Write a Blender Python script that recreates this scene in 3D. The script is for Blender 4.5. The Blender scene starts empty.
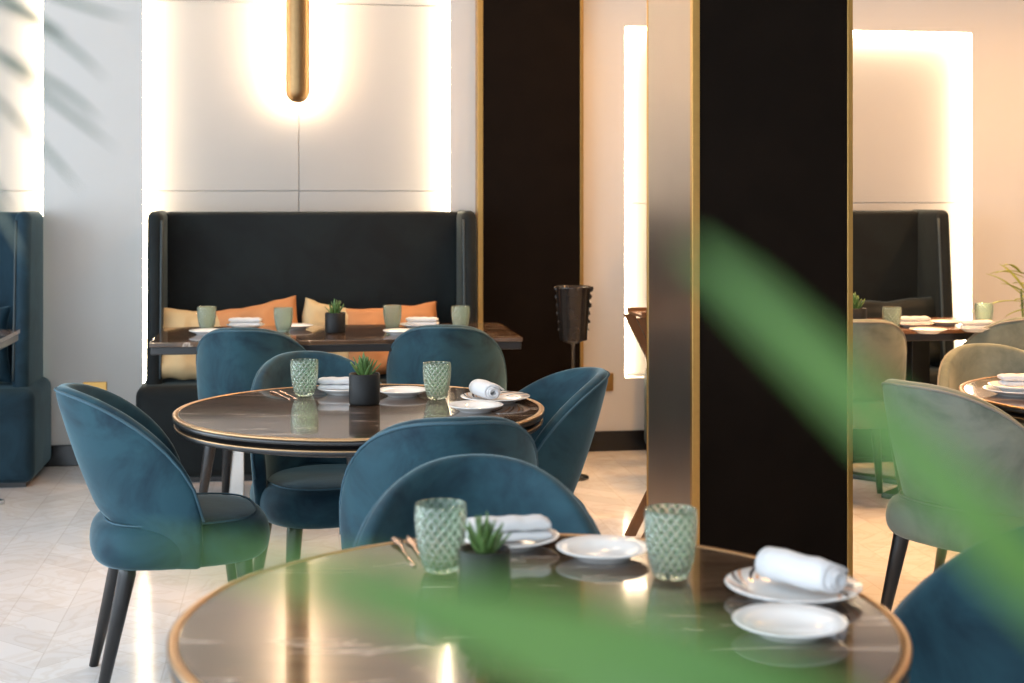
import bpy, bmesh, math, random
from mathutils import Vector, Matrix, noise
random.seed(4)
R = math.radians
C = bpy.context.scene.collection
PI = math.pi

# ------------------------------------------------------------------ camera frame
TH = R(8.8); cT, sT = math.cos(TH), math.sin(TH)
F, CX, HY, HC = 1422.2, 512.0, 196.0, 1.34        # focal px, centre px, horizon px, eye height
WALL = 7.32
def P(X, d, z=0.0):                                # camera-aligned plan point -> room point
    return Vector((X*cT + d*sT, -X*sT + d*cT, z))
def PX(px, d, z=0.0): return P((px-CX)/F*d, d, z)
def PZ(px, py, d): return P((px-CX)/F*d, d, HC-(py-HY)/F*d)
def ray(px):
    r = (px-CX)/F
    return r*cT+sT, -r*sT+cT
def wx(px, Y):                                     # room x where the sight line px meets the plane y = Y
    a, b = ray(px); return a*Y/b
def wz(px, py, Y):
    a, b = ray(px); return HC-(py-HY)/F*(Y/b)
def rot_for(fx, fd):                               # z rotation that turns local +Y to the camera-frame direction (fx, fd)
    v = P(fx, fd); return math.atan2(v.y, v.x)-PI/2

# ------------------------------------------------------------------ materials
def mat(name):
    m = bpy.data.materials.new(name); m.use_nodes = True
    return m, m.node_tree.nodes, m.node_tree.links, m.node_tree.nodes['Principled BSDF']
def simple(name, col, rough=.5, metal=0, spec=.5, noise_amt=0, scale=20, bump=0):
    m, n, l, b = mat(name)
    b.inputs['Base Color'].default_value = (*col, 1); b.inputs['Roughness'].default_value = rough
    b.inputs['Metallic'].default_value = metal; b.inputs['Specular IOR Level'].default_value = spec
    tc = n.new('ShaderNodeTexCoord'); nz = n.new('ShaderNodeTexNoise'); nz.inputs['Scale'].default_value = scale
    nz.inputs['Detail'].default_value = 4
    l.new(tc.outputs['Object'], nz.inputs['Vector'])
    if noise_amt:
        mx = n.new('ShaderNodeMix'); mx.data_type = 'RGBA'
        mx.inputs['A'].default_value = (*[c*(1-noise_amt) for c in col], 1)
        mx.inputs['B'].default_value = (*[min(1, c*(1+noise_amt)) for c in col], 1)
        l.new(nz.outputs['Fac'], mx.inputs['Factor']); l.new(mx.outputs['Result'], b.inputs['Base Color'])
    if bump:
        bp = n.new('ShaderNodeBump'); bp.inputs['Strength'].default_value = bump; bp.inputs['Distance'].default_value = .01
        l.new(nz.outputs['Fac'], bp.inputs['Height']); l.new(bp.outputs['Normal'], b.inputs['Normal'])
    return m
def velvet(name, dark, light, sheen, tint, sc=5):
    m, n, l, b = mat(name)
    tc = n.new('ShaderNodeTexCoord'); nz = n.new('ShaderNodeTexNoise'); nz.inputs['Scale'].default_value = sc
    nz.inputs['Detail'].default_value = 5; nz.inputs['Roughness'].default_value = .6; nz.inputs['Distortion'].default_value = .6
    rp = n.new('ShaderNodeValToRGB'); rp.color_ramp.elements[0].position = .38; rp.color_ramp.elements[1].position = .6
    rp.color_ramp.elements[0].color = (*dark, 1); rp.color_ramp.elements[1].color = (*light, 1)
    l.new(tc.outputs['Object'], nz.inputs['Vector']); l.new(nz.outputs['Fac'], rp.inputs['Fac'])
    l.new(rp.outputs['Color'], b.inputs['Base Color'])
    b.inputs['Roughness'].default_value = .72; b.inputs['Specular IOR Level'].default_value = .25
    b.inputs['Sheen Weight'].default_value = sheen; b.inputs['Sheen Roughness'].default_value = .35
    b.inputs['Sheen Tint'].default_value = (*tint, 1)
    n2 = n.new('ShaderNodeTexNoise'); n2.inputs['Scale'].default_value = 14
    bp = n.new('ShaderNodeBump'); bp.inputs['Strength'].default_value = .12; bp.inputs['Distance'].default_value = .01
    l.new(tc.outputs['Object'], n2.inputs['Vector']); l.new(n2.outputs['Fac'], bp.inputs['Height']); l.new(bp.outputs['Normal'], b.inputs['Normal'])
    return m
def emit(name, col, s):
    m, n, l, b = mat(name)
    b.inputs['Base Color'].default_value = (*col, 1)
    b.inputs['Emission Color'].default_value = (*col, 1); b.inputs['Emission Strength'].default_value = s
    return m
def marble_top():
    m, n, l, b = mat('brown_marble')
    tc = n.new('ShaderNodeTexCoord'); mp = n.new('ShaderNodeMapping'); mp.inputs['Scale'].default_value = (1.2, 4.5, 1)
    mp.inputs['Rotation'].default_value = (0, 0, R(-12))
    nz = n.new('ShaderNodeTexNoise'); nz.inputs['Scale'].default_value = 3.2; nz.inputs['Detail'].default_value = 8
    nz.inputs['Distortion'].default_value = 1.3
    rp = n.new('ShaderNodeValToRGB'); e = rp.color_ramp.elements
    e[0].position = .3; e[0].color = (.025, .015, .010, 1); e[1].position = .60; e[1].color = (.125, .075, .045, 1)
    q = e.new(.625); q.color = (.45, .38, .31, 1); q = e.new(.66); q.color = (.085, .052, .034, 1)
    l.new(tc.outputs['Object'], mp.inputs['Vector']); l.new(mp.outputs['Vector'], nz.inputs['Vector'])
    l.new(nz.outputs['Fac'], rp.inputs['Fac']); l.new(rp.outputs['Color'], b.inputs['Base Color'])
    b.inputs['Roughness'].default_value = .09; b.inputs['IOR'].default_value = 1.6
    b.inputs['Coat Weight'].default_value = .3; b.inputs['Coat Roughness'].default_value = .03
    return m
def floor_mat():
    m, n, l, b = mat('pale_stone_tiles')
    def M(op, a, c=None):
        k = n.new('ShaderNodeMath'); k.operation = op
        for i, v in enumerate((a, c)):
            if v is None: continue
            if isinstance(v, (int, float)): k.inputs[i].default_value = v
            else: l.new(v, k.inputs[i])
        return k.outputs[0]
    tc = n.new('ShaderNodeTexCoord'); sp = n.new('ShaderNodeSeparateXYZ'); l.new(tc.outputs['Object'], sp.inputs[0])
    x, y = sp.outputs[0], sp.outputs[1]
    u = M('DIVIDE', x, .36); fu = M('FRACT', u)
    tri = M('ABSOLUTE', M('SUBTRACT', fu, .5))
    v = M('DIVIDE', M('ADD', y, M('MULTIPLY', tri, .34)), .15); fv = M('FRACT', v)
    half = M('FLOOR', M('MULTIPLY', u, 2))
    fh = M('FRACT', M('MULTIPLY', u, 2))
    cid = n.new('ShaderNodeCombineXYZ'); l.new(half, cid.inputs[0]); l.new(M('FLOOR', v), cid.inputs[1])
    wn = n.new('ShaderNodeTexWhiteNoise'); wn.noise_dimensions = '2D'; l.new(cid.outputs[0], wn.inputs['Vector'])
    rp = n.new('ShaderNodeValToRGB'); e = rp.color_ramp.elements
    e[0].color = (.65, .63, .625, 1); e[1].color = (.73, .715, .71, 1)
    l.new(wn.outputs['Value'], rp.inputs['Fac'])
    nz = n.new('ShaderNodeTexNoise'); nz.inputs['Scale'].default_value = 5; nz.inputs['Detail'].default_value = 7; nz.inputs['Distortion'].default_value = 1.4
    l.new(tc.outputs['Object'], nz.inputs['Vector'])
    r2 = n.new('ShaderNodeValToRGB'); e = r2.color_ramp.elements
    e[0].position = .44; e[0].color = (1, 1, 1, 1); e[1].position = .56; e[1].color = (1, 1, 1, 1)
    q = e.new(.5); q.color = (.88, .82, .76, 1)
    l.new(nz.outputs['Fac'], r2.inputs['Fac'])
    mx = n.new('ShaderNodeMix'); mx.data_type = 'RGBA'; mx.blend_type = 'MULTIPLY'; mx.inputs['Factor'].default_value = .55
    l.new(rp.outputs['Color'], mx.inputs['A']); l.new(r2.outputs['Color'], mx.inputs['B'])
    g = M('MAXIMUM', M('LESS_THAN', fv, .03), M('LESS_THAN', fh, .025))
    m2 = n.new('ShaderNodeMix'); m2.data_type = 'RGBA'; l.new(M('MULTIPLY', g, .3), m2.inputs['Factor'])
    l.new(mx.outputs['Result'], m2.inputs['A']); m2.inputs['B'].default_value = (.42, .36, .31, 1)
    l.new(m2.outputs['Result'], b.inputs['Base Color'])
    b.inputs['Roughness'].default_value = .13; b.inputs['Specular IOR Level'].default_value = .5
    return m
def glass_mat():
    m, n, l, b = mat('green_pressed_glass')
    def M(op, a, c=None):
        k = n.new('ShaderNodeMath'); k.operation = op
        for i, v in enumerate((a, c)):
            if v is None: continue
            if isinstance(v, (int, float)): k.inputs[i].default_value = v
            else: l.new(v, k.inputs[i])
        return k.outputs[0]
    tc = n.new('ShaderNodeTexCoord'); sp = n.new('ShaderNodeSeparateXYZ'); l.new(tc.outputs['Object'], sp.inputs[0])
    an = M('MULTIPLY', M('ARCTAN2', sp.outputs[1], sp.outputs[0]), 16); zz = M('MULTIPLY', sp.outputs[2], 333)
    pat = M('MAXIMUM', M('SINE', M('ADD', an, zz)), M('SINE', M('SUBTRACT', an, zz)))
    rp = n.new('ShaderNodeValToRGB'); e = rp.color_ramp.elements
    e[0].position = .15; e[0].color = (.42, .62, .44, 1); e[1].position = .75; e[1].color = (.93, .98, .9, 1)
    l.new(pat, rp.inputs['Fac']); l.new(rp.outputs['Color'], b.inputs['Base Color'])
    b.inputs['Roughness'].default_value = .03
    b.inputs['Transmission Weight'].default_value = .9; b.inputs['IOR'].default_value = 1.4
    return m
def leaf_mat(name, c1, c2, tr=.35):
    m, n, l, b = mat(name)
    tc = n.new('ShaderNodeTexCoord'); nz = n.new('ShaderNodeTexNoise'); nz.inputs['Scale'].default_value = 25
    mx = n.new('ShaderNodeMix'); mx.data_type = 'RGBA'; mx.inputs['A'].default_value = (*c1, 1); mx.inputs['B'].default_value = (*c2, 1)
    l.new(tc.outputs['Object'], nz.inputs['Vector']); l.new(nz.outputs['Fac'], mx.inputs['Factor'])
    l.new(mx.outputs['Result'], b.inputs['Base Color']); b.inputs['Roughness'].default_value = .4
    if tr:
        t = n.new('ShaderNodeBsdfTranslucent'); l.new(mx.outputs['Result'], t.inputs['Color'])
        ms = n.new('ShaderNodeMixShader'); ms.inputs[0].default_value = tr
        l.new(b.outputs[0], ms.inputs[1]); l.new(t.outputs[0], ms.inputs[2]); l.new(ms.outputs[0], n['Material Output'].inputs['Surface'])
    return m
def pattern_plate():
    m, n, l, b = mat('patterned_china')
    tc = n.new('ShaderNodeTexCoord'); sp = n.new('ShaderNodeSeparateXYZ'); l.new(tc.outputs['Object'], sp.inputs[0])
    def M(op, a, c=None):
        k = n.new('ShaderNodeMath'); k.operation = op
        for i, v in enumerate((a, c)):
            if v is None: continue
            if isinstance(v, (int, float)): k.inputs[i].default_value = v
            else: l.new(v, k.inputs[i])
        return k.outputs[0]
    ang = M('ARCTAN2', sp.outputs[1], sp.outputs[0]); rr = M('SQRT', M('ADD', M('POWER', sp.outputs[0], 2), M('POWER', sp.outputs[1], 2)))
    seg = M('FRACT', M('ADD', M('MULTIPLY', ang, 1.75), M('MULTIPLY', rr, 30)))
    band = M('MULTIPLY', M('GREATER_THAN', rr, .066), M('LESS_THAN', rr, .098))
    rp = n.new('ShaderNodeValToRGB'); rp.color_ramp.interpolation = 'CONSTANT'; e = rp.color_ramp.elements
    e[0].color = (.8, .79, .77, 1); e[1].position = .45; e[1].color = (.75, .42, .25, 1)
    q = e.new(.62); q.color = (.8, .79, .77, 1); q = e.new(.82); q.color = (.06, .04, .04, 1)
    l.new(seg, rp.inputs['Fac'])
    mx = n.new('ShaderNodeMix'); mx.data_type = 'RGBA'; mx.inputs['A'].default_value = (.8, .8, .79, 1)
    l.new(band, mx.inputs['Factor']); l.new(rp.outputs['Color'], mx.inputs['B']); l.new(mx.outputs['Result'], b.inputs['Base Color'])
    b.inputs['Roughness'].default_value = .12
    return m

TEAL_LIT = velvet('daylit_booth_velvet', (.004, .018, .03), (.01, .036, .056), .25, (.45, .7, .8), 4)  # bluer copy of the booth velvet: cool daylight put into its colour
BPIPE = simple('booth_piping', (.03, .045, .05), .6, noise_amt=.2)
BLUE = velvet('blue_velvet', (.0035, .019, .033), (.014, .054, .074), .48, (.52, .73, .80))
GREY = velvet('grey_velvet', (.105, .125, .10), (.185, .205, .165), .4, (.9, .9, .8))
BOOTH = velvet('dark_teal_velvet', (.003, .0045, .005), (.006, .0095, .010), .2, (.6, .75, .75), 4)
BLUEPIPE = simple('blue_piping', (.03, .08, .11), .7, noise_amt=.2)
GREYPIPE = simple('grey_piping', (.2, .19, .16), .7, noise_amt=.2)
LEG = simple('black_lacquer_wood', (.012, .011, .011), .3, noise_amt=.3)
MARBLE = marble_top()
BRASS = simple('brushed_brass', (.50, .29, .09), .38, 1, noise_amt=.1, scale=60)
BRONZE = simple('bronze_edge', (.46, .29, .15), .33, 1, noise_amt=.1)
STEEL = simple('dark_steel', (.10, .10, .10), .3, 1, noise_amt=.1)
CHROME = simple('satin_steel', (.55, .55, .53), .25, 1, noise_amt=.05)
BLACK = simple('matt_black_ceramic', (.010, .010, .010), .5, spec=.25, noise_amt=.2)
CHINA = simple('white_china', (.8, .8, .79), .12, noise_amt=.02)
CHINAP = pattern_plate()
LINEN = simple('white_linen', (.63, .63, .64), .9, noise_amt=.03, scale=60, bump=.25)
TAN = simple('orange_tan_fabric', (.46, .195, .07), .75, noise_amt=.15, scale=9, bump=.15)
TAN_LIT = simple('lit_tan_fabric', (.52, .38, .2), .8, noise_amt=.12, scale=9, bump=.15)  # same fabric as the tan cushions, the different lighting put into its colour
WALLM = simple('wall_paint', (.57, .555, .53), .7, noise_amt=.03, scale=3)
PANELM = simple('niche_panel_paint', (.38, .362, .338), .5, noise_amt=.03, scale=3)
CEILM = simple('ceiling_paint', (.7, .68, .65), .8, noise_amt=.02)
DARKP = simple('dark_wood_panel', (.007, .0045, .003), .55, spec=.04, noise_amt=.35, scale=8)
SATIN = simple('satin_bronze_panel', (.29, .24, .21), .32, 1, noise_amt=.05, scale=6)
BASEB = simple('black_stone_skirting', (.012, .011, .011), .2, noise_amt=.4, scale=12)
FLOORM = floor_mat()
GLASS = glass_mat()
COPPER = simple('pale_copper', (.80, .55, .42), .25, 1, noise_amt=.05)
LED = emit('warm_led', (1, .80, .55), 38)
SOIL = simple('potting_soil', (.03, .02, .012), .95, noise_amt=.4, scale=60, bump=.4)
ALOE = leaf_mat('succulent_green', (.04, .10, .025), (.15, .25, .07), .1)
PALM = leaf_mat('palm_green', (.085, .205, .05), (.125, .25, .042), .4)
PALMD = leaf_mat('palm_dull_green', (.10, .13, .10), (.15, .18, .14), .25)
YPALM = leaf_mat('yellow_green_leaf', (.3, .36, .06), (.42, .46, .1), .4)
STEM = simple('palm_stem_green', (.10, .16, .04), .5, noise_amt=.2)
SOCK = simple('dark_socket', (.01, .009, .008), .4, noise_amt=.1)
GLOSSBLK = simple('gloss_black_metal', (.02, .016, .014), .14, .3, noise_amt=.2)
WINGLASS = None

# ------------------------------------------------------------------ mesh helpers
def link(name, bm, m, parent=None, smooth=True, sub=0):
    me = bpy.data.meshes.new(name); bmesh.ops.recalc_face_normals(bm, faces=bm.faces)
    bm.to_mesh(me); bm.free()
    if smooth:
        for p in me.polygons: p.use_smooth = True
    o = bpy.data.objects.new(name, me); C.objects.link(o)
    for q in (m if isinstance(m, (list, tuple)) else [m]): me.materials.append(q)
    if parent: o.parent = parent
    if sub:
        s = o.modifiers.new('sub', 'SUBSURF'); s.levels = sub; s.render_levels = sub
    return o
def empty(name, loc, rz=0):
    e = bpy.data.objects.new(name, None); C.objects.link(e); e.location = loc; e.rotation_euler = (0, 0, rz); e.empty_display_size = .1
    return e
def tag(o, label, cat, group=None):
    o['label'] = label; o['category'] = cat
    if group: o['group'] = group
    return o
def struct(o): o['kind'] = 'structure'; return o
def copy_tree(o, parent=None):
    c = o.copy(); C.objects.link(c)
    if parent: c.parent = parent
    for ch in list(o.children): copy_tree(ch, c)
    return c
def box(bm, x0, x1, y0, y1, z0, z1, bev=0, mi=0, seg=2):
    r = bmesh.ops.create_cube(bm, size=1)
    vs = r['verts']
    for v in vs:
        v.co = Vector((x0 if v.co.x < 0 else x1, y0 if v.co.y < 0 else y1, z0 if v.co.z < 0 else z1))
    fs = set(f for v in vs for f in v.link_faces)
    for f in fs: f.material_index = mi
    if bev:
        es = list(set(e for v in vs for e in v.link_edges))
        bmesh.ops.bevel(bm, geom=es, offset=bev, segments=seg, profile=.6, affect='EDGES')
    return vs
def lathe(bm, prof, seg=48, fn=None, close=False):
    rings = []
    for r, z in prof:
        if r < 1e-6: rings.append([bm.verts.new((0, 0, z))]); continue
        rings.append([bm.verts.new((r*math.cos(2*PI*k/seg), r*math.sin(2*PI*k/seg), z)) for k in range(seg)])
    pairs = list(zip(rings, rings[1:]))
    if close: pairs.append((rings[-1], rings[0]))
    for a, b in pairs:
        for k in range(seg):
            j = (k+1) % seg
            if len(a) == 1 and len(b) == 1: continue
            if len(a) == 1: bm.faces.new((a[0], b[k], b[j]))
            elif len(b) == 1: bm.faces.new((a[k], a[j], b[0]))
            else: bm.faces.new((a[k], a[j], b[j], b[k]))
    return rings
def tube(bm, pts, rad, seg=8, cap=True):
    pts = [Vector(p) for p in pts]; n = len(pts)
    rr = rad if isinstance(rad, (list, tuple)) else [rad]*n
    up = Vector((0, 0, 1)); rings = []; nrm = None
    for i, p in enumerate(pts):
        t = (pts[min(i+1, n-1)]-pts[max(i-1, 0)]).normalized()
        if nrm is None: nrm = t.orthogonal().normalized()
        nrm = (nrm-t*nrm.dot(t)).normalized(); bi = t.cross(nrm)
        rings.append([bm.verts.new(p+(nrm*math.cos(2*PI*k/seg)+bi*math.sin(2*PI*k/seg))*rr[i]) for k in range(seg)])
    for a, b in zip(rings, rings[1:]):
        for k in range(seg):
            bm.faces.new((a[k], a[(k+1) % seg], b[(k+1) % seg], b[k]))
    if cap: bm.faces.new(rings[0][::-1]); bm.faces.new(rings[-1])
def grid(bm, rows, wrap=False):
    vs = [[bm.verts.new(p) for p in r] for r in rows]
    for a, b in zip(vs, vs[1:]):
        n = len(a)
        for k in range(n if wrap else n-1):
            bm.faces.new((a[k], a[(k+1) % n], b[(k+1) % n], b[k]))
    return vs
def leaf(bm, pts, w, nrm, thick=.0006, fold=.25, shape=None):
    """a blade along pts (Vectors) with half width w(t), creased on its midrib, with real thickness"""
    n = len(pts); top = []; bot = []
    for i, p in enumerate(pts):
        t = i/(n-1); tan = (pts[min(i+1, n-1)]-pts[max(i-1, 0)]).normalized()
        side = tan.cross(nrm).normalized(); nn = side.cross(tan).normalized()
        hw = w(t)
        top.append([p-side*hw+nn*(fold*hw+thick), p-side*hw*.5+nn*(fold*hw*.45+thick), p+nn*thick, p+side*hw*.5+nn*(fold*hw*.45+thick), p+side*hw+nn*(fold*hw+thick)])
        bot.append([q-nn*2*thick for q in top[-1]])
    rows = [a+b[::-1] for a, b in zip(top, bot)]
    vs = grid(bm, rows, wrap=True)
    bm.faces.new(vs[0]); bm.faces.new(vs[-1][::-1])
def bez(p0, p1, p2, n=10):
    return [p0*(1-t)**2+p1*2*t*(1-t)+p2*t*t for t in [i/(n-1) for i in range(n)]]
def spline(ps, n=24):
    """Catmull-Rom through ps"""
    q = [ps[0]*2-ps[1]]+list(ps)+[ps[-1]*2-ps[-2]]; out = []
    segs = len(ps)-1
    for i in range(n):
        u = i/(n-1)*segs; k = min(int(u), segs-1); t = u-k
        a, b, c, d = q[k:k+4]
        out.append(.5*((2*b)+(c-a)*t+(2*a-5*b+4*c-d)*t*t+(3*b-a-3*c+d)*t**3))
    return out

# ------------------------------------------------------------------ the room
def build_room():
    X0, X1, Y0 = -4.2, 6.2, -3.2
    HCEIL = 3.25
    bm = bmesh.new(); box(bm, X0-.2, X1+.2, Y0-.2, WALL+.3, -.1, 0); struct(link('floor', bm, FLOORM, smooth=False))
    bm = bmesh.new(); box(bm, X0-.2, X1+.2, Y0-.2, WALL+.3, HCEIL, HCEIL+.1); struct(link('ceiling', bm, CEILM, smooth=False))
    # niches cut in the back wall: (left px, right px, z0, z1)
    nz0 = .37
    n1 = (wx(143, WALL), wx(450, WALL), nz0, 2.95)
    n2 = (wx(625, WALL), wx(972, WALL), nz0+.01, wz(800, 29.5, WALL))
    n0 = (wx(43, WALL)-(n1[1]-n1[0]), wx(43, WALL), nz0, 2.95)
    bm = bmesh.new()
    cuts = [n0, n1, n2]; D = .09
    xs = X0-.1
    for (a, b, z0, z1) in cuts:
        box(bm, xs, a, WALL, WALL+D, 0, HCEIL)
        box(bm, a, b, WALL, WALL+D, 0, z0); box(bm, a, b, WALL, WALL+D, z1, HCEIL)
        xs = b
    box(bm, xs, X1+.1, WALL, WALL+D, 0, HCEIL)
    box(bm, X0-.1, X1+.1, WALL+D, WALL+.2, 0, HCEIL)
    struct(link('wall_back', bm, WALLM, smooth=False))
    strips = []
    for i, (a, b, z0, z1) in enumerate(cuts):
        bm = bmesh.new(); g = .002; xm = (a+b)/2; zs = wz(297, 191, WALL) if i < 2 else wz(900, 203, WALL)
        zt = zs+.965
        rows = [(z0+.015, zs-g), (zs+g, zt-g), (zt+g, z1-.015)] if i < 2 else [(z0+.015, zs-g), (zs+g, z1-.015)]
        for (r0, r1) in rows:
            for (q0, q1) in (((a+.015, xm-g), (xm+g, b-.015)) if i < 2 else ((a+.015, b-.015),)):
                box(bm, q0, q1, WALL+D-.022, WALL+D-.002, r0, r1, .002)
        struct(link('trim_%d' % (i+1), bm, PANELM, smooth=False))
        strips.append((a, b, z0, z1))
    side = ['left', 'right']
    for i, (a, b, z0, z1) in enumerate(strips):
        w = ['niche behind the teal booth', 'pale niche with the brass tube lamp', 'peach niche right of the dark column'][i]
        for s in (0, 1):
            if i == 0 and s == 0: continue
            x = a if s == 0 else b
            bm = bmesh.new(); q = .012
            box(bm, x if s == 0 else x-q, x+q if s == 0 else x, WALL+.012, WALL+D-.024, z0+.01, z1-.01, .002)
            o = link('led_strip', bm, LED, smooth=False)
            tag(o, 'glowing vertical strip, %s edge of the %s' % (side[s], w), 'light strip', 'niche light strips')
        if i == 2:
            bm = bmesh.new(); box(bm, a+.02, b-.02, WALL+.012, WALL+D-.024, z1-.012, z1, .002)
            tag(link('led_strip', bm, LED, smooth=False), 'glowing warm horizontal light strip along the top of the peach niche', 'light strip', 'niche light strips')
    # skirting
    for nm, pa, pb in (('baseboard_left', n0[0]-.8, wx(477, WALL)), ('baseboard_right', wx(585, WALL), X1)):
        bm = bmesh.new(); box(bm, pa, pb, WALL-.02, WALL+.004, 0, .105, .004); struct(link(nm, bm, BASEB, smooth=False))
    # dark wall panel with brass edges, standing proud of the wall
    Y = WALL-.09
    pa, pb = wx(483, Y), wx(580, Y)
    bm = bmesh.new(); box(bm, pa, pb, Y, WALL+.002, 0, HCEIL, .001); pn = struct(link('wall_panel', bm, DARKP, smooth=False))
    for q0, q1 in ((pa-.028, pa), (pb, pb+.018)):
        bm = bmesh.new(); box(bm, q0, q1, Y-.006, WALL+.001, 0, HCEIL, .002); link('brass_edge', bm, BRASS, pn, smooth=False)
    # free standing column
    c0 = PX(693, 4.3); xl, yf = c0.x, c0.y; xr = wx(848, yf)
    a, b = ray(648); yb = xl*b/a
    bm = bmesh.new(); box(bm, xl+.004, xr, yf, yb, 0, HCEIL, .001); col = struct(link('column', bm, DARKP, smooth=False))
    bm = bmesh.new(); box(bm, xl-.002, xl+.004, yf+.02, yb-.01, 0, HCEIL, .001); link('side_panel', bm, SATIN, col, smooth=False)
    q = .02
    for (x0, x1, y0, y1) in ((xl-.004, xl+q, yf-.006, yf+.02), (xr-.004, xr+.014, yf-.006, yf+.02), (xl-.004, xl+q, yb-.012, yb+.006), (xr-.004, xr+.014, yb-.012, yb+.006)):
        bm = bmesh.new(); box(bm, x0, x1, y0, y1, 0, HCEIL, .002); link('brass_edge', bm, BRASS, col, smooth=False)
    # side and rear walls with large windows
    def win_wall(name, horiz, pos, a0, a1, wins, t=.2, outward=-1):
        bm = bmesh.new(); xs = a0
        def bx(u0, u1, z0, z1, p0=0, p1=t):
            lo, hi = sorted((pos+outward*p0, pos+outward*p1))
            if horiz: box(bm, u0, u1, lo, hi, z0, z1)
            else: box(bm, lo, hi, u0, u1, z0, z1)
        for (w0, w1, z0, z1) in wins:
            bx(xs, w0, 0, HCEIL); bx(w0, w1, 0, z0); bx(w0, w1, z1, HCEIL); xs = w1
        bx(xs, a1, 0, HCEIL)
        struct(link(name, bm, WALLM, smooth=False))
        return
    WL = [(-2.6, .2, .25, 2.95), (.6, 3.0, .25, 2.95), (3.4, 5.8, .25, 2.95)]
    WR = [(-3.6, -1.2, .25, 2.95), (-.8, 1.4, .25, 2.95)]
    win_wall('wall_left', False, X0, Y0, WALL+.1, WL)
    win_wall('wall_rear', True, Y0, X0, X1, WR)
    win_wall('wall_right', False, X1, Y0, WALL+.1, [], outward=1)
    k = 0
    for hz, pos, wins in ((False, X0, WL), (True, Y0, WR)):
        for (w0, w1, z0, z1) in wins:
            k += 1; bm = bmesh.new(); f = .05
            def bx(u0, u1, a, b):
                if hz: box(bm, u0, u1, pos-.13, pos-.07, a, b)
                else: box(bm, pos-.13, pos-.07, u0, u1, a, b)
            bx(w0, w0+f, z0, z1); bx(w1-f, w1, z0, z1); bx(w0, w1, z0, z0+f); bx(w0, w1, z1-f, z1)
            bx((w0+w1)/2-.025, (w0+w1)/2+.025, z0, z1)
            struct(link('window_%d' % k, bm, STEEL, smooth=False))
            la = bpy.data.lights.new('daylight', 'AREA'); la.shape = 'RECTANGLE'; la.size = w1-w0; la.size_y = z1-z0
            la.color = (.74, .87, 1.0); la.energy = (DAY_L if not hz else DAY_R)*(w1-w0)*(z1-z0)
            o = bpy.data.objects.new('daylight', la); C.objects.link(o)
            if hz: o.location = ((w0+w1)/2, pos-.2, (z0+z1)/2); o.rotation_euler = (R(90), 0, 0)
            else: o.location = (pos-.2, (w0+w1)/2, (z0+z1)/2); o.rotation_euler = (R(90), 0, R(-90))
    # area lights emit along -Z local: R(90) about X turns -Z to +Y
    # socket plates
    def socket(px0, px1, py0, py1, label, round_):
        Y = WALL
        x0, x1 = wx(px0, Y), wx(px1, Y); z1, z0 = wz(px0, py0, Y), wz(px0, py1, Y)
        e = empty('wall_socket', ((x0+x1)/2, WALL, (z0+z1)/2)); hw, hh = (x1-x0)/2, (z1-z0)/2
        bm = bmesh.new(); box(bm, -hw, hw, -.010, .002, -hh, hh, .003); link('plate', bm, BRASS, e, smooth=False)
        bm = bmesh.new(); r = bmesh.ops.create_cone(bm, cap_ends=True, segments=24, radius1=.019, radius2=.019, depth=.006, matrix=Matrix.Translation((.012 if round_ else 0, -.0115, 0)) @ Matrix.Rotation(R(90), 4, 'X'))
        link('outlet', bm, SOCK if round_ else BRASS, e, smooth=False)
        tag(e, label, 'socket', 'wall sockets')
    socket(83, 107, 382, 401, 'brass socket plate with round black outlet on the pale wall between two booths', True)
    socket(604, 613, 373, 391, 'small brass socket plate on the peach wall right of the dark panel', False)

DAY_L, DAY_R = 23, 14
build_room()

# ------------------------------------------------------------------ wall lamp
def wall_lamp():
    Yc = WALL-.05
    z0 = wz(298, 103, Yc); r = .0605; x = wx(297.7, Yc); z1 = 3.0
    e = empty('wall_lamp', (x, Yc, z0))
    bm = bmesh.new(); h = z1-z0
    prof = [(0, 0)]+[(r*math.sin(a), r-r*math.cos(a)) for a in [R(15*k) for k in range(1, 7)]]+[(r, h-r)]+[(r*math.sin(a), h-r+r*math.cos(a)) for a in [R(90-15*k) for k in range(1, 6)]]+[(0, h)]
    lathe(bm, prof, 40); link('tube_body', bm, simple('aged_brass', (.27, .165, .075), .42, 1, noise_amt=.1, scale=40), e)
    bm = bmesh.new(); box(bm, -.03, .03, .052, .064, .05, h-.05, .004); link('led_strip', bm, LAMPLED, e, smooth=False)
    for zz in (.4, h-.25):
        bm = bmesh.new(); box(bm, -.02, .02, .06, WALL+.07-Yc, zz, zz+.04, .003); link('bracket', bm, BRASS, e, smooth=False)
    tag(e, 'tall round brass tube lamp glowing against the pale niche above the booth', 'wall lamp')
LAMPLED = emit('lamp_led', (1, .74, .48), 330)
wall_lamp()

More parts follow.
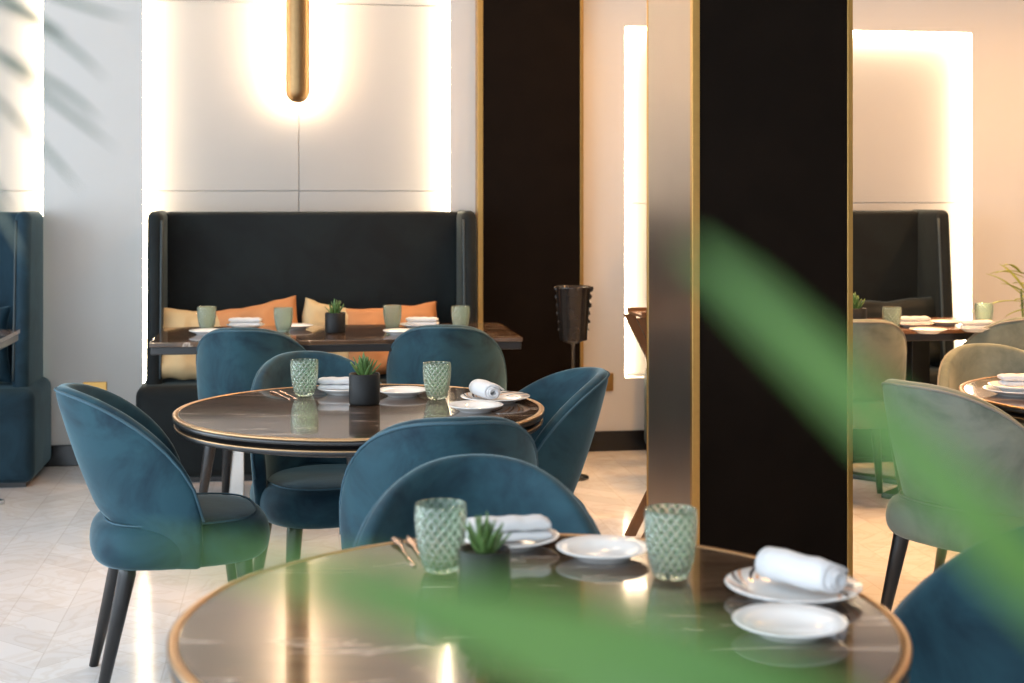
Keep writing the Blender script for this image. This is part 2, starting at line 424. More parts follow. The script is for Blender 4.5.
# ------------------------------------------------------------------ booths
def booth(pxl, pxr, label, yf=6.77, BOOTH=BOOTH):
    """high-backed booth between sight lines pxl and pxr (measured at the wing fronts)"""
    yw = 6.93; yb = WALL-.015
    x0, x1 = wx(pxl, yw)+0, wx(pxr, yw); cx = (x0+x1)/2; hw = (x1-x0)/2
    e = empty('booth', (cx, yb, 0)); T = 1.268; d = yb
    bm = bmesh.new(); box(bm, -hw+.06, hw-.06, yb-.14-d, 0, .30, T-.006, .025, seg=3); link('backrest', bm, BOOTH, e)
    for s in (-1, 1):
        bm = bmesh.new()
        a, b = sorted((s*hw, s*(hw-.075)))
        vs = box(bm, a, b, yw-d, 0, .30, T)
        for v in vs:                       # the wing comes forward a little towards the seat
            if v.co.y < -.1 and v.co.z < .5: v.co.y -= .09
        bmesh.ops.bevel(bm, geom=list(bm.edges), offset=.034, segments=4, profile=.5, affect='EDGES')
        wg = link('side_wing', bm, BOOTH, e)
        bm = bmesh.new(); xx = s*(hw-.067)
        tube(bm, [(xx, yw-d+.007-.09*(T-z)/(T-.3), z) for z in [.48+.0745*k for k in range(11)]], .006, 6); link('piping', bm, BPIPE, wg)
    bm = bmesh.new(); vs = box(bm, -hw-.04, hw+.04, yf-d, 0, .02, .455)
    bmesh.ops.bevel(bm, geom=[q for q in bm.edges], offset=.05, segments=4, profile=.5, affect='EDGES'); link('seat_base', bm, BOOTH, e)
    bm = bmesh.new(); box(bm, -hw, hw, yf+.04-d, -.02, 0, .04); link('plinth', bm, LEG, e, smooth=False)
    tag(e, label, 'booth', 'high backed velvet booths')
    return e
booth(147, 477, 'near-black velvet booth with high winged back and tan cushions, before the pale niche')
lw = wx(477, 6.93)-wx(147, 6.93)
b0 = booth(147, 477, 'deep teal velvet booth cut off by the left edge of the picture', BOOTH=TEAL_LIT)
b0.location.x = wx(43.5, 6.93)-lw/2-.058
b2 = booth(668, 951, 'black velvet booth in the peach niche seen right of the dark column')

# ------------------------------------------------------------------ tables
TZ = .75
def round_table(X, d, r, label):
    e = empty('round_table', P(X, d), -TH+random.uniform(0, 0))
    bm = bmesh.new(); lathe(bm, [(0, TZ-.016), (r-.0145, TZ-.016), (r-.0145, TZ-.0005), (r-.0165, TZ), (0, TZ)], 96)
    link('tabletop', bm, MARBLE, e, smooth=False)
    bm = bmesh.new(); lathe(bm, [(r-.015, TZ-.005), (r-.001, TZ-.005), (r, TZ-.004), (r, TZ-.001), (r-.003, TZ+.0008), (r-.015, TZ+.0005)], 96, close=True)
    link('edge_band', bm, BRONZE, e)
    bm = bmesh.new(); lathe(bm, [(r-.015, TZ-.0165), (r-.003, TZ-.0165), (r-.001, TZ-.015), (r-.001, TZ-.0052), (r-.015, TZ-.0052)], 96, close=True)
    link('side_band', bm, LEG, e)
    bm = bmesh.new(); q = r-.006
    lathe(bm, [(0, TZ-.05), (q-.03, TZ-.05), (q-.004, TZ-.043), (q, TZ-.038), (q, TZ-.030), (q-.006, TZ-.026), (q-.02, TZ-.018), (0, TZ-.018)], 96)
    link('under_disc', bm, LEG, e)
    bm = bmesh.new(); lathe(bm, [(q-.004, TZ-.033), (q+.002, TZ-.032), (q+.002, TZ-.0295), (q-.004, TZ-.0265)], 96, close=True)
    link('lower_band', bm, BRONZE, e)
    bm = bmesh.new(); lathe(bm, [(.045, .02), (.04, .04), (.04, TZ-.08), (.12, TZ-.05), (0, TZ-.05)], 24); link('pedestal', bm, STEEL, e)
    bm = bmesh.new(); lathe(bm, [(0, 0), (.25, 0), (.25, .008), (.24, .014), (.05, .022), (0, .022)], 48); link('base_plate', bm, STEEL, e)
    tag(e, label, 'table', 'round dining tables')
    return e
WOOD = simple('red_brown_wood', (.16, .075, .035), .22, noise_amt=.3, scale=6)
TF, TM, TR, TS = (.036, 1.986), (-.420, 3.955), .504, (1.88, 4.22)
round_table(*TF, TR, 'large round brown marble table in the foreground with glasses and plates')
round_table(*TM, .511, 'round brown marble table in the middle ringed by blue chairs')
round_table(*TS, .53, 'round table cut by the right edge with a plate and folded napkin')

def rect_table(x0, x1, y0, y1, label, top=None, ped=None):
    cx, cy = (x0+x1)/2, (y0+y1)/2; hx, hy = (x1-x0)/2, (y1-y0)/2
    e = empty('booth_table', (cx, cy, 0))
    bm = bmesh.new(); box(bm, -hx, hx, -hy, hy, TZ-.018, TZ, .003); link('tabletop', bm, top or MARBLE, e, smooth=False)
    bm = bmesh.new(); box(bm, -hx+.006, hx-.006, -hy+.006, hy-.006, TZ-.05, TZ-.018, .004); link('under_board', bm, LEG, e, smooth=False)
    for s in (-1, 1):
        px_ = s*(hx-.32)
        bm = bmesh.new(); box(bm, px_-.045, px_+.045, -.03, .03,   .02, TZ-.05, .004); p = link('pedestal', bm, ped or CHROME, e, smooth=False)
        for an in (45, -45):
            bm = bmesh.new(); vs = box(bm, -.36, .36, -.035, .035, 0, .022, .004)
            for v in bm.verts: v.co = Matrix.Rotation(R(an), 3, 'Z') @ v.co + Vector((px_, 0, 0))
            link('foot', bm, ped or CHROME, p, smooth=False)
    tag(e, label, 'table', 'long booth tables')
    return e
MT = (P(-.78, 6.14).x-.735, P(-.78, 6.14).x+.785, 5.86, 6.56)
mt = rect_table(*MT, 'long dark marble table laid for guests in front of the booth with tan cushions')
lx = P(-2.125, 5.95).x
rect_table(lx-1.52, lx, 5.86, 6.56, 'dark marble table corner at the left edge in front of the teal booth')
rc = wx(985, 6.2)-1.52
rect_table(rc, rc+1.52, 5.92, 6.52, 'long brown wooden table in front of the black booth right of the column', WOOD, LEG)

# ------------------------------------------------------------------ chairs
def make_chair(vel, pipe, label, cat='chair'):
    e = empty('dining_chair', (0, 0, 0))
    H0, HR, L0 = .49, .33, .34
    NA, NZ = 28, 8
    outer, inner = [], []; rim_o = []
    def rim(s): return H0+HR*max(0, 1-(s/L0)**1.5)**.667
    def pt(a, z, inn):
        sg = 1 if a >= 0 else -1
        xs = abs(math.sin(a))**(2/1.8); sf = 1-max(0, math.cos(a))**(2/1.8)
        W = .246+.012*(z-.45)/.37-(.040 if inn else 0)
        L = .24+.135*(z-.45)/.37-(.048 if inn else 0)
        bulge = .012*math.sin(PI*min(1, max(0, (z-.40)/.42)))*(1 if not inn else .4)
        return Vector((sg*xs*(W+bulge*.5), .06-(L+bulge)*(1-sf), z))
    for i in range(NA+1):
        a = -PI/2+PI*i/NA; ca = max(0, math.cos(a))
        s = L0*(1-ca**(2/1.8)); zt = rim(s); zb = .362+.118*(max(0, (ca-.58)/.42)**.8)
        ro = [pt(a, zb+(zt-zb)*k/NZ, False) for k in range(NZ+1)]
        ri = [pt(a, zb+(zt-zb)*k/NZ, True) for k in range(NZ+1)]
        mid = (ro[-1]+ri[-1])/2
        ro.append(ro[-1].lerp(mid, .35)+Vector((0, 0, .006))); ri.append(ri[-1].lerp(mid, .35)+Vector((0, 0, .006)))
        ro[-2] = ro[-2].lerp(mid, .12)-Vector((0, 0, .009)); ri[-2] = ri[-2].lerp(mid, .12)-Vector((0, 0, .009))
        mt_ = mid+Vector((0, 0, .009)); mb = (ro[0]+ri[0])/2-Vector((0, 0, .006))
        outer.append(ro+[mt_]+ri[::-1]+[mb]); rim_o.append(ro[-2].lerp(ro[-1], .35)+Vector((0, 0, .0005)))
    bm = bmesh.new(); vs = grid(bm, outer, wrap=True); bm.faces.new(vs[0]); bm.faces.new(vs[-1][::-1])
    bk = link('backrest', bm, vel, e, sub=1)
    bm = bmesh.new(); tube(bm, rim_o, .0042, 6); link('piping', bm, pipe, bk)
    # seat cushion
    bm = bmesh.new(); rows = []
    prof = [(.0, .352), (.80, .352), (.93, .358), (.985, .378), (1, .405), (.985, .435), (.94, .457), (.84, .470), (.6, .478), (.3, .481), (0, .482)]
    for q, z in prof:
        r_ = []
        for k in range(40):
            a = 2*PI*k/40; c, s = math.cos(a), math.sin(a); n = 3.0
            rr = (abs(c)**n+abs(s)**n)**(-1/n)
            r_.append(Vector((.234*q*rr*c,   .020+.242*q*rr*s, z)))
        rows.append(r_)
    rows = rows[1:-1]; vs = grid(bm, rows, wrap=True); bm.faces.new(vs[0][::-1]); bm.faces.new(vs[-1])
    st = link('seat', bm, vel, e, sub=1)
    bm = bmesh.new()
    ring = [r*1.0 for r in rows[6]]
    tube(bm, [p+Vector((0, 0, .001)) for p in ring]+[ring[0]], .003, 6, cap=False); link('piping', bm, pipe, st)
    for sx in (-1, 1):
        for (ya, yb_) in ((-.13, -.205), (.175, .215)):
            bm = bmesh.new()
            tube(bm, [(sx*.155, ya, .37), (sx*.158, ya, .345), (sx*.19, yb_, 0)], [.024, .024, .013], 12); link('leg', bm, LEG, e)
    return tag(e, label, cat, None)
def place(ch, X, d, fx, fd, label, group):
    ch.location = P(X, d); ch.rotation_euler = (0, 0, rot_for(fx, fd)); ch['label'] = label; ch['group'] = group
GB, GG = 'blue velvet dining chairs', 'grey velvet dining chairs'
blue = make_chair(BLUE, BLUEPIPE, ''); grey = make_chair(GREY, GREYPIPE, '')
spots = [
 (-.940, 3.94, .95, .31, 'blue velvet chair standing sideways at the left with its whole profile and legs in view'),
 (-.178, 3.58, -.2, 1, 'blue velvet chair turning its rounded back to us at the middle round table'),
 (-.055, 2.53, .06, -1, 'dark blue velvet chair facing us behind the front table with the small succulent'),
 (-.015, 4.14, -.95, -.30, 'blue grey velvet chair on the right of the middle table beside the dark column'),
 (-.575, 4.44, .42, -.9, 'dark blue velvet chair facing us behind the left of the middle round table'),
 (-.275, 5.95, 0, 1, 'blue velvet chair, back to us, at the right half of the long booth table'),
 (-1.045, 5.82, .05, 1, 'bright blue velvet chair, back to us, at the left half of the long booth table'),
 (.71, 2.12, -.92, -.40, 'blurred blue velvet chair at the lower right corner beside the front table'),
]
for i, (X, d, fx, fd, lb) in enumerate(spots):
    place(blue if i == 0 else copy_tree(blue), X, d, fx, fd, lb, GB)
gspots = [
 (1.335, 4.10, .84, .54, 'grey green velvet chair seen from its side, just right of the brass-edged column'),
 (1.645, 4.66, .05, -1, 'grey velvet chair facing us behind the round table at the right edge'),
 (2.21, 6.33, -.1, 1, 'grey velvet chair back half hidden behind another grey chair at the right edge'),
 (1.47, 6.20, 0, 1, 'grey velvet chair, back to us, at the far right table beside the brass column edge'),
]
for i, (X, d, fx, fd, lb) in enumerate(gspots):
    place(grey if i == 0 else copy_tree(grey), X, d, fx, fd, lb, GG)

# ------------------------------------------------------------------ tableware
def mk_glass():
    bm = bmesh.new(); N, M_ = 160, 56; H = .106
    def rad(t): return .0265+.0135*(1-(1-min(1, t*1.25))**2)
    rows = []
    for j in range(M_+1):
        t = j/M_; z = .004+t*(H-.004); amp = .0016*min(1, t*8)*min(1, (1-t)*10)
        q = []
        for k in range(N):
            a = 2*PI*k/N; rd = rad(t)+amp*(max(math.sin(16*a+z*333), math.sin(16*a-z*333))-.3)
            q.append(Vector((rd*math.cos(a), rd*math.sin(a), z)))
        rows.append(q)
    wall = .0026
    inn = []
    for j in range(M_, 2, -2):
        t = j/M_; z = .004+t*(H-.004)
        inn.append([Vector(((rad(t)-wall)*math.cos(a), (rad(t)-wall)*math.sin(a), z)) for a in [2*PI*k/N for k in range(N)]])
    base = [Vector((.022*math.cos(a), .022*math.sin(a), 0)) for a in [2*PI*k/N for k in range(N)]]
    rows = [base]+rows+inn
    vs = grid(bm, rows, wrap=True); bm.faces.new(vs[0][::-1]); bm.faces.new(vs[-1])
    return link('glass_tumbler', bm, GLASS)
def mk_plate(r, m=CHINA, name='plate'):
    bm = bmesh.new(); k = r/.08
    pr = [(0, .0), (.045*k, .0), (.047*k, .003), (.058*k, .0085), (r-.002, .0165), (r, .0185), (r-.0015, .0195), (.056*k, .0125), (.046*k, .0065), (0, .006)]
    lathe(bm, pr, 56)
    return link(name, bm, m)
def mk_folded():
    """towel-like napkin folded to a long pad: two soft layers with rounded folds"""
    bm = bmesh.new()
    for q, (z0, z1, dx) in enumerate(((0, .017, 0), (.0165, .036, .004))):
        n = 24; rows = []
        for i in range(n+1):
            x = -.07+.14*i/n+dx*(.5-q)
            sq = min(1, 6*min(i, n-i)/n+.55)
            r_ = []
            for k in range(20):
                a = 2*PI*k/20; c, s = math.cos(a), math.sin(a)
                rr = (abs(c)**3.4+abs(s)**3.4)**(-1/3.4)
                wv = .0016*math.sin(i*.9+q*2)
                r_.append(Vector((x, .027*rr*c*(.92+.08*sq), (z0+z1)/2+wv*.5+(z1-z0)/2*rr*s*sq)))
            rows.append(r_)
        vs = grid(bm, rows, wrap=True); bm.faces.new(vs[0][::-1]); bm.faces.new(vs[-1])
    return link('folded_napkin', bm, LINEN)
def mk_rolled():
    """a napkin rolled into a tube: a spiral of cloth with a visible wound end and a loose flap"""
    bm = bmesh.new(); rows = []; n = 90; L = .062
    outline = []
    for i in range(n+1):
        t = i/n; a = t*2*PI*3.3; r = .006+.017*t
        outline.append((r*math.cos(a), r*math.sin(a)))
    a = 2*PI*3.3; bx_, bz_ = outline[-1]; tx, tz = -math.sin(a), math.cos(a)
    for i in range(1, 9):
        q = i/8*.03; outline.append((bx_+tx*q, max(-.0215, bz_+tz*q-.25*i/8*q)))
    n = len(outline)-1
    for k in range(7):
        y = -L+2*L*k/6; f = 1-.10*abs(k-3)/3*(1 if k > 3 else .1)
        rows.append([Vector((x*f*(1.15)+.0015*math.sin(k*1.7+i*.11), y+.007*math.sin(5*i/n)*(1 if k in (0, 6) else 0), z*f+.0235+.0012*math.sin(k*2.3+i*.19))) for i, (x, z) in enumerate(outline)])
    grid(bm, rows)
    o = link('rolled_napkin', bm, LINEN)
    s = o.modifiers.new('solid', 'SOLIDIFY'); s.thickness = .0042; s.offset = 0
    return o
def mk_pot():
    e = empty('potted_succulent', (0, 0, 0)); r, h = .044, .088
    bm = bmesh.new(); lathe(bm, [(0, 0), (r-.004, 0), (r-.001, .003), (r, .008), (r, h-.002), (r-.002, h), (r-.005, h-.001), (r-.006, h-.02), (0, h-.02)], 48); p = link('pot', bm, BLACK, e)
    bm = bmesh.new(); lathe(bm, [(r-.0055, h-.020), (r-.0055, h-.012), (r*.5, h-.008), (0, h-.009)], 32); link('soil', bm, SOIL, p)
    bm = bmesh.new(); rr = random.Random(8)
    for k in range(22):
        a = k*2.4; tilt = .12+.75*(k/22)+rr.uniform(-.08, .08); ln = .062-.016*(k/22)+rr.uniform(-.008, .008)
        b0 = Vector((.014*(k/22)*math.cos(a), .014*(k/22)*math.sin(a), h-.012))
        d0 = Vector((math.cos(a)*math.sin(tilt), math.sin(a)*math.sin(tilt), math.cos(tilt)))
        d1 = (d0+Vector((0, 0, .35))).normalized()
        pts = bez(b0, b0+d0*ln*.5, b0+d0*ln*.55+d1*ln*.5, 7)
        leaf(bm, pts, lambda t:   .0092*(1-t)**.7*(.75+.5*t)+.0004, Vector((0, 0, 1)) if tilt > .25 else Vector((math.cos(a), math.sin(a), .3)), .0012, .35)
    link('foliage', bm, ALOE, e)
    return e
def mk_cutlery(kind):
    bm = bmesh.new(); L = .19
    n = 16; rows = []
    for i in range(n+1):
        t = i/n; y = -L/2+L*t
        w = .0045-.0015*math.sin(PI*min(1, t/.65)) if t < .65 else (.0028+.0075*math.sin(PI*min(1, (t-.62)/.40)) if kind == 'spoon' else .0085*(1-((t-.65)/.35)**3)+.001)
        z = .002+(.003*math.sin(PI*max(0, (t-.45)/.55)) if kind == 'spoon' else 0)
        rows.append([Vector((-w, y, z)), Vector((0, y, z+.0016)), Vector((w, y, z)), Vector((0, y, z-.0014))])
    vs = grid(bm, rows, wrap=True); bm.faces.new(vs[0][::-1]); bm.faces.new(vs[-1])
    return link('copper_spoon' if kind == 'spoon' else 'copper_knife', bm, COPPER)

G0 = mk_glass(); used = {}
def put(key, maker, loc, rz, label, cat, group):
    if key not in used: used[key] = maker(); o = used[key]
    else: o = copy_tree(used[key])
    o.location = loc; o.rotation_euler = (0, 0, rz); tag(o, label, cat, group); return o
used['glass'] = G0; first = [True]
def glass(X, d, label, rz=0):
    o = G0 if first[0] else copy_tree(G0); first[0] = False
    o.location = P(X, d, TZ); o.rotation_euler = (0, 0, rz); tag(o, label, 'glass', 'green pressed glass tumblers')
def plate(X, d, r, label, pat=False, z=TZ):
    return put(('p', r, pat), lambda: mk_plate(r, CHINAP if pat else CHINA), P(X, d, z), random.uniform(0, 6), label, 'plate', 'white plates')
def folded(X, d, label, z=TZ+.0125, fx=0, fd=1): return put('fold', mk_folded, P(X, d, z), rot_for(fx, fd), label, 'napkin', 'folded white napkins')
def rolled(X, d, label, fx, fd, z=TZ+.013): return put('roll', mk_rolled, P(X, d, z), rot_for(fx, fd), label, 'napkin', 'rolled white napkins')
def pot(X, d, label, rz=0, s=1):
    o = put('pot', mk_pot, P(X, d, TZ), rz, label, 'plant', 'succulents in black pots')
    o.scale = (s, s, s); return o

# front table
glass(-.112, 2.24, 'green pressed glass tumbler left on the front table beside the folded napkin')
glass(.246, 2.20, 'green pressed glass tumbler on the front table in front of the dark column', 1)
plate(-.005, 2.40, .085, 'white plate under the folded napkin at the back of the front table')
folded(-.005, 2.395, 'thick white napkin folded flat on a plate at the back of the front table', fx=-.15, fd=1)
plate(.148, 2.32, .076, 'empty white plate between the two glasses on the front table')
plate(.415, 2.10, .100, 'patterned white plate under the rolled napkin on the right of the front table', True)
rolled(.428, 2.095, 'white napkin rolled up on the patterned plate on the front table', .62, -.75)
plate(.375, 1.92, .077, 'empty white plate nearest to us at the right of the front table')
pot(-.04, 2.08, 'small succulent behind the green blur on the front table', .5, .86)
put('knife', lambda: mk_cutlery('knife'), P(-.160, 2.37, TZ), rot_for(-.22, 1), 'pale copper knife lying left of the glass on the front table', 'cutlery', 'copper cutlery')
put('spoon', lambda: mk_cutlery('spoon'), P(-.180, 2.36, TZ), rot_for(-.26, 1), 'pale copper spoon lying left of the knife on the front table', 'cutlery', 'copper cutlery')
# middle table
glass(-.613, 4.20, 'green pressed glass tumbler on the left of the middle table', 2)
glass(-.218, 4.13, 'green pressed glass tumbler right of the black pot on the middle table', 3)
pot(-.418, 4.03, 'succulent in a black pot in the centre of the middle table', 2)
plate(-.505, 4.245, .076, 'white plate under the folded napkin behind the pot on the middle table')
folded(-.505, 4.245, 'white napkin folded flat between glass and pot on the middle table')
plate(-.323, 4.20, .076, 'empty white plate between pot and right glass on the middle table')
plate(-.100, 3.90, .077, 'small empty white plate at the near right of the middle table')
plate(-.048, 4.07, .100, 'patterned white plate at the right rim of the middle table', True)
rolled(-.075, 4.055, 'white rolled napkin on the patterned plate of the middle table', .35, -.9)
put('knife', None, P(-.665, 4.215, TZ), rot_for(-.45, 1), 'pale copper knife left of the glass on the middle table', 'cutlery', 'copper cutlery')
put('spoon', None, P(-.685, 4.20, TZ), rot_for(-.5, 1), 'pale copper spoon leftmost on the middle table', 'cutlery', 'copper cutlery')
# long booth table
glass(-1.335, 6.22, 'green tumbler leftmost on the long booth table', .3)
glass(-.99, 6.16, 'green tumbler between the napkin and the black pot on the long booth table', 1.3)
glass(-.53, 6.30, 'green tumbler right of the black pot on the long booth table', 2.1)
glass(-.226, 6.25, 'green tumbler rightmost on the long booth table', .9)
pot(-.762, 6.13, 'succulent in a black pot in the middle of the long booth table', 4)
plate(-1.30, 6.06, .076, 'small white plate in front of the leftmost tumbler on the long booth table')
plate(-1.185, 6.33, .085, 'white plate under the left napkin on the long booth table')
folded(-1.185, 6.33, 'white napkin folded flat at the left of the long booth table')
plate(-.96, 6.30, .080, 'white plate behind the second tumbler on the long booth table')
plate(-.475, 6.06, .076, 'small white plate near the front edge of the long booth table right of the pot')
plate(-.42, 6.36, .085, 'white plate under the right napkin on the long booth table')
folded(-.40, 6.36, 'white napkin folded flat at the right of the long booth table', fx=.12)
plate(-.30, 6.16, .076, 'small white plate half hidden behind the right chair on the long booth table')
# table right of the column
pot(1.50, 6.22, 'succulent in a black pot beside the brass column edge on the far right table', 1, 1.15)
glass(1.655, 6.20, 'green tumbler right of the succulent on the far right table', .4)
plate(1.81, 6.40, .085, 'white plate under the napkin behind the chair on the far right table')
folded(1.81, 6.40, 'pale napkin folded flat beside the tumbler on the far right table')
plate(1.79, 6.12, .080, 'white plate at the front edge of the far right table next to the chair back')
plate(1.98, 6.50, .076, 'white plate at the back of the far right table')
plate(2.02, 6.20, .085, 'white plate under a napkin in front of the pale tumbler on the far right table')
folded(2.03, 6.20, 'pale napkin folded flat in front of the light strip on the far right table')
glass(2.13, 6.42, 'pale tumbler at the right end of the far right table', 1.1)
# round table at the right edge
plate(1.50, 4.22, .100, 'white plate at the left of the round table on the right edge')
plate(1.50, 4.22, .085, 'white plate stacked on another on the round table at the right edge', z=TZ+.0126)
folded(1.52, 4.22, 'white napkin folded on stacked plates at the right edge', z=TZ+.026)

# ------------------------------------------------------------------ cushions
def cushion(px, py_bot_z, w, h, t, m, label, y, tilt, roll, seed, yaw=0):
    bm = bmesh.new(); N = 22; rows_f, rows_b = [], []
    for j in range(N+1):
        f, b = [], []
        for i in range(N+1):
            u, v = 2*i/N-1, 2*j/N-1
            pinch = 1-.09*(1-abs(u)**2)*abs(v)**3; pinch2 = 1-.09*(1-abs(v)**2)*abs(u)**3
            x, z = u*w/2*pinch2, v*h/2*pinch
            z += .014*noise.noise(Vector((u*3+seed*5, 0, v)))*v*(1-u*u); x += .012*noise.noise(Vector((seed*2, v*3, u)))*u
            th = t/2*((1-u**4)*(1-v**4))**.55
            wr = .03*noise.noise(Vector((u*2.2+seed, v*2.2, seed*3)))*(1-u*u)*(1-v*v)+.012*noise.noise(Vector((u*5, v*5, seed)))*((1-u**4)*(1-v**4))
            f.append(Vector((x, -th-wr, z))); b.append(Vector((x, th+wr*.5, z)))
        rows_f.append(f); rows_b.append(b)
    grid(bm, rows_f); grid(bm, rows_b)
    bmesh.ops.remove_doubles(bm, verts=bm.verts, dist=.0008)
    o = link('cushion', bm, m, sub=1)
    x = wx(px, y); o.location = (x, y, py_bot_z)
    o.rotation_euler = (R(tilt), R(roll), R(yaw))
    tag(o, label, 'cushion', 'booth cushions')
    return o
Yp = 6.98
cushion(193, .625, .38, .37, .13, TAN_LIT, 'beige-lit tan cushion in the left corner of the main booth, showing under the table', 6.97, -16, 6, 1, 8)
cushion(257, .645, .46, .38, .13, TAN, 'tan orange cushion left of centre on the main booth', 6.98, -18, -10, 2)
cushion(330, .645, .34, .36, .12, TAN_LIT, 'sandy-lit tan cushion in the centre of the main booth behind the black pot', 7.0, -15, 12, 3, -5)
cushion(392, .635, .50, .37, .13, TAN, 'tan orange cushion at the right of the main booth', 6.96, -18, -4, 4)
cushion(-32, .63, .40, .38, .13, TEAL_LIT, 'dark teal cushion in the corner of the left booth', 6.97, -14, -4, 5)
cushion(880, .63, .75, .38, .13, BOOTH, 'black cushion leaning in the booth right of the column', 6.97, -14, -2, 6)

# ------------------------------------------------------------------ wine cooler on a stand
def cooler():
    d = 6.75; e = empty('wine_cooler', PX(573, d))
    z0, z1 = HC-(340-HY)/F*d, HC-(286-HY)/F*d; k = d/F
    bm = bmesh.new(); r0, r1 = 14*k, 18*k
    prof = [(0, z0), (r0, z0), (r0+.002, z0+.004), (r1, z1-.01), (r1+.004, z1-.004), (r1, z1), (r1-.006, z1-.004), (r0-.004, z0+.02), (0, z0+.02)]
    lathe(bm, prof, 48); b = link('bucket', bm, GLOSSBLK, e)
    for s in (-1, 1):                       # leaf-and-bud relief running down each side as handle
        bm = bmesh.new()
        for q in range(6):
            zz = z1-.015-q*.038; rr = r1+(r0-r1)*(z1-zz)/(z1-z0)
            mtx = Matrix.Translation((s*(rr+.001), -.02+.015*(q % 2), zz)) @ Matrix.Rotation(s*R(25-10*q), 4, 'Y')
            bmesh.ops.create_uvsphere(bm, u_segments=12, v_segments=8, radius=.013-.0012*q, matrix=mtx @ Matrix.Diagonal((.7, 1.1, 1.15, 1)))
        link('handle', bm, GLOSSBLK, b)
    bm = bmesh.new(); lathe(bm, [(0, .0), (.075, 0), (.075, .01), (.02, .025), (.009, .05), (.009, z0-.02), (.05, z0-.004), (.05, z0), (0, z0)], 32); link('stand', bm, STEEL, e)
    tag(e, 'glossy black wine cooler on a slim stand in front of the dark panel', 'wine cooler')
cooler()

def tray_stand():
    d = 5.56; k = d/F; e = empty('tray_stand', PX(692, d)); hw, h, hd = 58*k, HC-(312-HY)*k, .10
    bm = bmesh.new(); box(bm, -hw-.004, hw+.004, -hd-.02, hd+.02, h-.012, h, .003)
    for (x0, x1, y0, y1) in ((-hw-.004, hw+.004, -hd-.02, -hd-.008), (-hw-.004, hw+.004, hd+.008, hd+.02)):
        box(bm, x0, x1, y0, y1, h-.001, h+.012, .002)
    link('tray', bm, WOOD, e, smooth=False)
    for s in (-1, 1):
        for y in (-hd+.01*s, hd+.01*s):
            bm = bmesh.new(); r_ = []
            for (x, z) in ((-s*hw, h-.013), (s*hw, 0)):
                r_.append([Vector((x-.02, y-.014, z)), Vector((x+.02, y-.014, z)), Vector((x+.02, y+.014, z)), Vector((x-.02, y+.014, z))])
            vs = grid(bm, r_, wrap=True); bm.faces.new(vs[0]); bm.faces.new(vs[1][::-1]); link('leg', bm, WOOD, e, smooth=False)
        bm = bmesh.new(); zc = .22; xx = s*hw*(1-2*zc/h)
        tube(bm, [(xx, -hd, zc), (xx, hd, zc)], .010, 10); link('crossbar', bm, WOOD, e)
    tag(e, 'brown wooden folding tray stand half hidden behind the left side of the dark column', 'tray stand')
tray_stand()

# ------------------------------------------------------------------ plants
def floor_pot(e, r, h):
    bm = bmesh.new(); lathe(bm, [(0, 0), (r*.8, 0), (r*.85, .01), (r, h-.01), (r, h), (r-.02, h), (r-.025, h-.04), (0, h-.04)], 40); p = link('pot', bm, BLACK, e)
    bm = bmesh.new(); lathe(bm, [(r-.024, h-.041), (r*.5, h-.03), (0, h-.028)], 24); link('soil', bm, SOIL, p)
def loc_pts(e, pts): return [p-e.location for p in pts]
# palm right beside the viewpoint: two broad blades lean into the view
def near_palm():
    e = empty('potted_palm', P(.34, .34)); floor_pot(e, .15, .32)
    d = .24
    bm = bmesh.new()
    st = spline([P(.34, .34, .29), P(.27, .31, .8), P(.16, .262, 1.14), P(.118, .246, 1.232), P(.10, .24, 1.262)], 24)
    tube(bm, loc_pts(e, st), [.007-.004*i/23 for i in range(24)], 8); link('stalk', bm, STEM, e)
    toward = (P(0, 0, HC)-P(.05, .24, HC)).normalized()
    def blade(pp, ws, name='leaf'):
        bm = bmesh.new(); pts = spline([PZ(a, b, dd) for a, b, dd in pp], 26)
        def w(t):
            u = t*(len(ws)-1); k = min(int(u), len(ws)-2); f = u-k
            return (ws[k]*(1-f)+ws[k+1]*f)/2*d/F
        leaf(bm, loc_pts(e, pts), w, toward, .0003, .22); link(name, bm, PALM, e)
    blade([(1150, 720, .25), (1075, 625, .245), (990, 530, .24), (900, 440, .24), (825, 368, .24), (750, 298, .24), (690, 246, .24)], [36, 60, 72, 62, 54, 46, 36, 12])
    blade([(1010, 800, .25), (860, 745, .245), (720, 695, .24), (590, 652, .24), (470, 616, .24), (340, 582, .24), (240, 562, .24), (140, 548, .24)], [60, 90, 130, 126, 96, 64, 38, 22, 4])
    # blades that droop away outside the picture
    blade([(1120, 700, .25), (1180, 560, .25), (1260, 480, .26), (1380, 470, .27)], [50, 90, 80, 10])
    tag(e, 'potted palm very close up, broad blurred green blades across the right and bottom', 'plant')
near_palm()
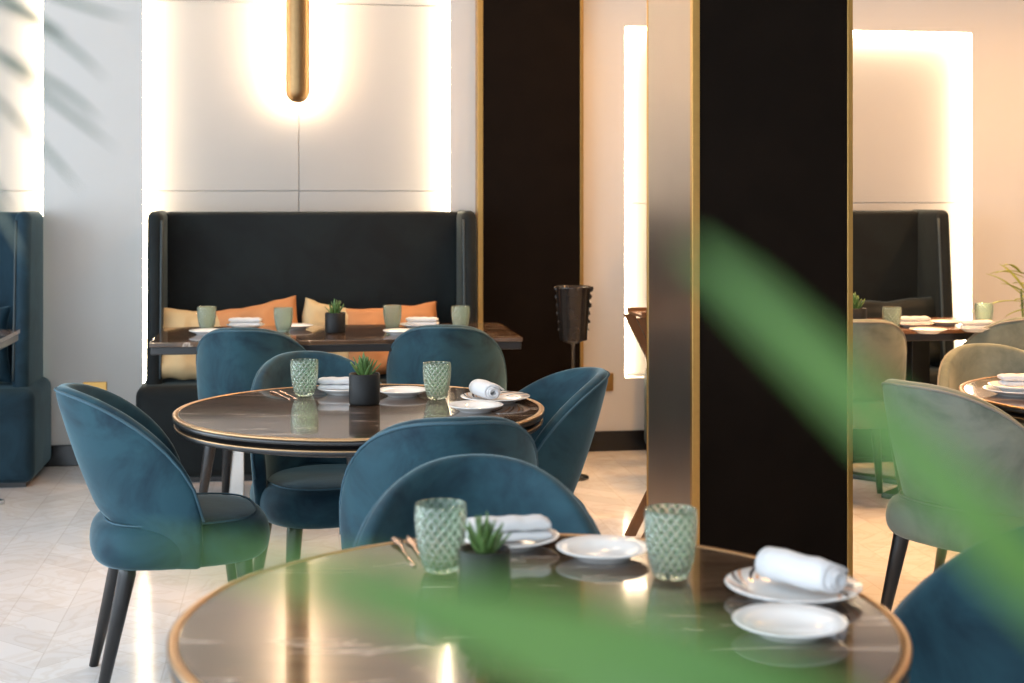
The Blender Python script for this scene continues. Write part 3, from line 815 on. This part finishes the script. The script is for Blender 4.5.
def thin_palm():
    d = .88; e = empty('potted_palm', P(-.62, .95)); floor_pot(e, .15, .32)
    bm = bmesh.new()
    st = spline([P(-.62, .95, .29), P(-.60, .93, 1.0), P(-.50, .9, 1.42), P(-.40, .88, 1.50), P(-.33, .88, 1.49)], 24)
    tube(bm, loc_pts(e, st), [.006-.004*i/23 for i in range(24)], 8); link('stalk', bm, STEM, e)
    toward = (P(0, 0, HC)-P(-.3, d, HC)).normalized()
    L = [((-40, -50), (45, -8), (132, 20)), ((-50, -15), (35, 22), (108, 82)), ((-60, 5), (30, 82), (118, 150)),
         ((-70, 40), (15, 118), (82, 192)), ((-40, -30), (25, 10), (68, 38)), ((-80, 90), (-20, 165), (14, 214)), ((-80, 120), (-10, 200), (24, 262)), ((-60, 30), (40, 75), (102, 124))]
    for a, b, c in L:
        bm = bmesh.new(); pts = bez(PZ(*a, d), PZ(b[0]*2-(a[0]+c[0])/2, b[1]*2-(a[1]+c[1])/2, d), PZ(*c, d), 14)
        leaf(bm, loc_pts(e, pts), lambda t: .0014*(.5+.9*math.sin(PI*min(1, t*.9+.1)))*(1 if t < .85 else max(.1, (1-t)/.15)), toward, .0003, .2); link('leaf', bm, PALMD, e)
    tag(e, 'potted palm off the left edge with thin blurred leaf tips at the upper left', 'plant')
thin_palm()
def far_plant():
    d = 6.75; e = empty('potted_plant', PX(1031, d)); floor_pot(e, .17, .38); rr = random.Random(3)
    base = e.location
    bm = bmesh.new()
    for k in range(3): tube(bm, [(.02*k-.02, 0, .34), (.03*k-.03, .01*k, .6), (.05*k-.05, 0, .90+.03*k)], [.008, .007, .005], 8)
    link('stem', bm, STEM, e)
    bm = bmesh.new()
    for k in range(26):
        a = k*2.4+.3; up = rr.uniform(.1, .9); ln = rr.uniform(.16, .27)
        b0 = Vector((rr.uniform(-.05, .05), rr.uniform(-.03, .03), rr.uniform(.74, .98)))
        dr = Vector((math.cos(a), math.sin(a)*.6, up)).normalized()
        pts = bez(b0, b0+dr*ln*.6, b0+dr*ln+Vector((0, 0, -.06)), 9)
        leaf(bm, pts, lambda t: .013*math.sin(PI*(.08+.9*t))+.0005, Vector((0, 0, 1)), .0006, .3)
    link('foliage', bm, YPALM, e)
    tag(e, 'yellow green leafy plant cut by the right edge in front of the peach wall', 'plant')
far_plant()

# ------------------------------------------------------------------ lamps of the room
def spot(x, y, z, energy, col, size=R(110), blend=.8, rad=.08, aim=None):
    la = bpy.data.lights.new('downlight', 'SPOT'); la.energy = energy; la.color = col; la.spot_size = size; la.spot_blend = blend; la.shadow_soft_size = rad
    o = bpy.data.objects.new('downlight', la); C.objects.link(o); o.location = (x, y, z)
    if aim: o.rotation_euler = (Vector(aim)-Vector((x, y, z))).to_track_quat('-Z', 'Y').to_euler()
WARM = (1, .52, .19)
for (x, y, e_) in ((2.0, 6.1, 110), (3.2, 6.05, 160), (4.4, 6.05, 165), (2.3, 4.8, 340), (3.6, 4.2, 200), (2.6, 2.6, 60), (1.3, 6.2, 60)):
    spot(x, y, 3.2, e_, WARM, R(140) if y > 6 else R(110))
for (x, y, e_) in ((-.6, 4.6, 30), (.4, 3.0, 12), (.6, 5.0, 35)):
    spot(x, y, 3.2, e_, (1, .8, .6))

w = bpy.data.worlds.new('sky'); bpy.context.scene.world = w; w.use_nodes = True
bg = w.node_tree.nodes['Background']; bg.inputs[0].default_value = (.75, .87, 1, 1); bg.inputs[1].default_value = 1.2

# ------------------------------------------------------------------ camera
cd = bpy.data.cameras.new('camera'); cam = bpy.data.objects.new('camera', cd); C.objects.link(cam)
cam.location = (0, 0, HC); cam.rotation_euler = (R(90), 0, -TH)
cd.sensor_width = 36; cd.lens = F/1024*36; cd.shift_y = -(341.5-HY)/1024
cd.clip_start = .02
cd.dof.use_dof = True; cd.dof.focus_distance = 4.3; cd.dof.aperture_fstop = .050/.0125
sc = bpy.context.scene; sc.camera = cam
sc.view_settings.view_transform = 'Standard'; sc.view_settings.look = 'None'; sc.view_settings.gamma = 1; sc.view_settings.use_curve_mapping = False
sc.view_settings.exposure = 0
sc.cycles.use_denoising = True
try: sc.cycles.denoiser = 'OPENIMAGEDENOISE'
except Exception: pass
sc.cycles.max_bounces = 10; sc.cycles.transmission_bounces = 10; sc.cycles.transparent_max_bounces = 10
sc.cycles.sample_clamp_indirect = 8
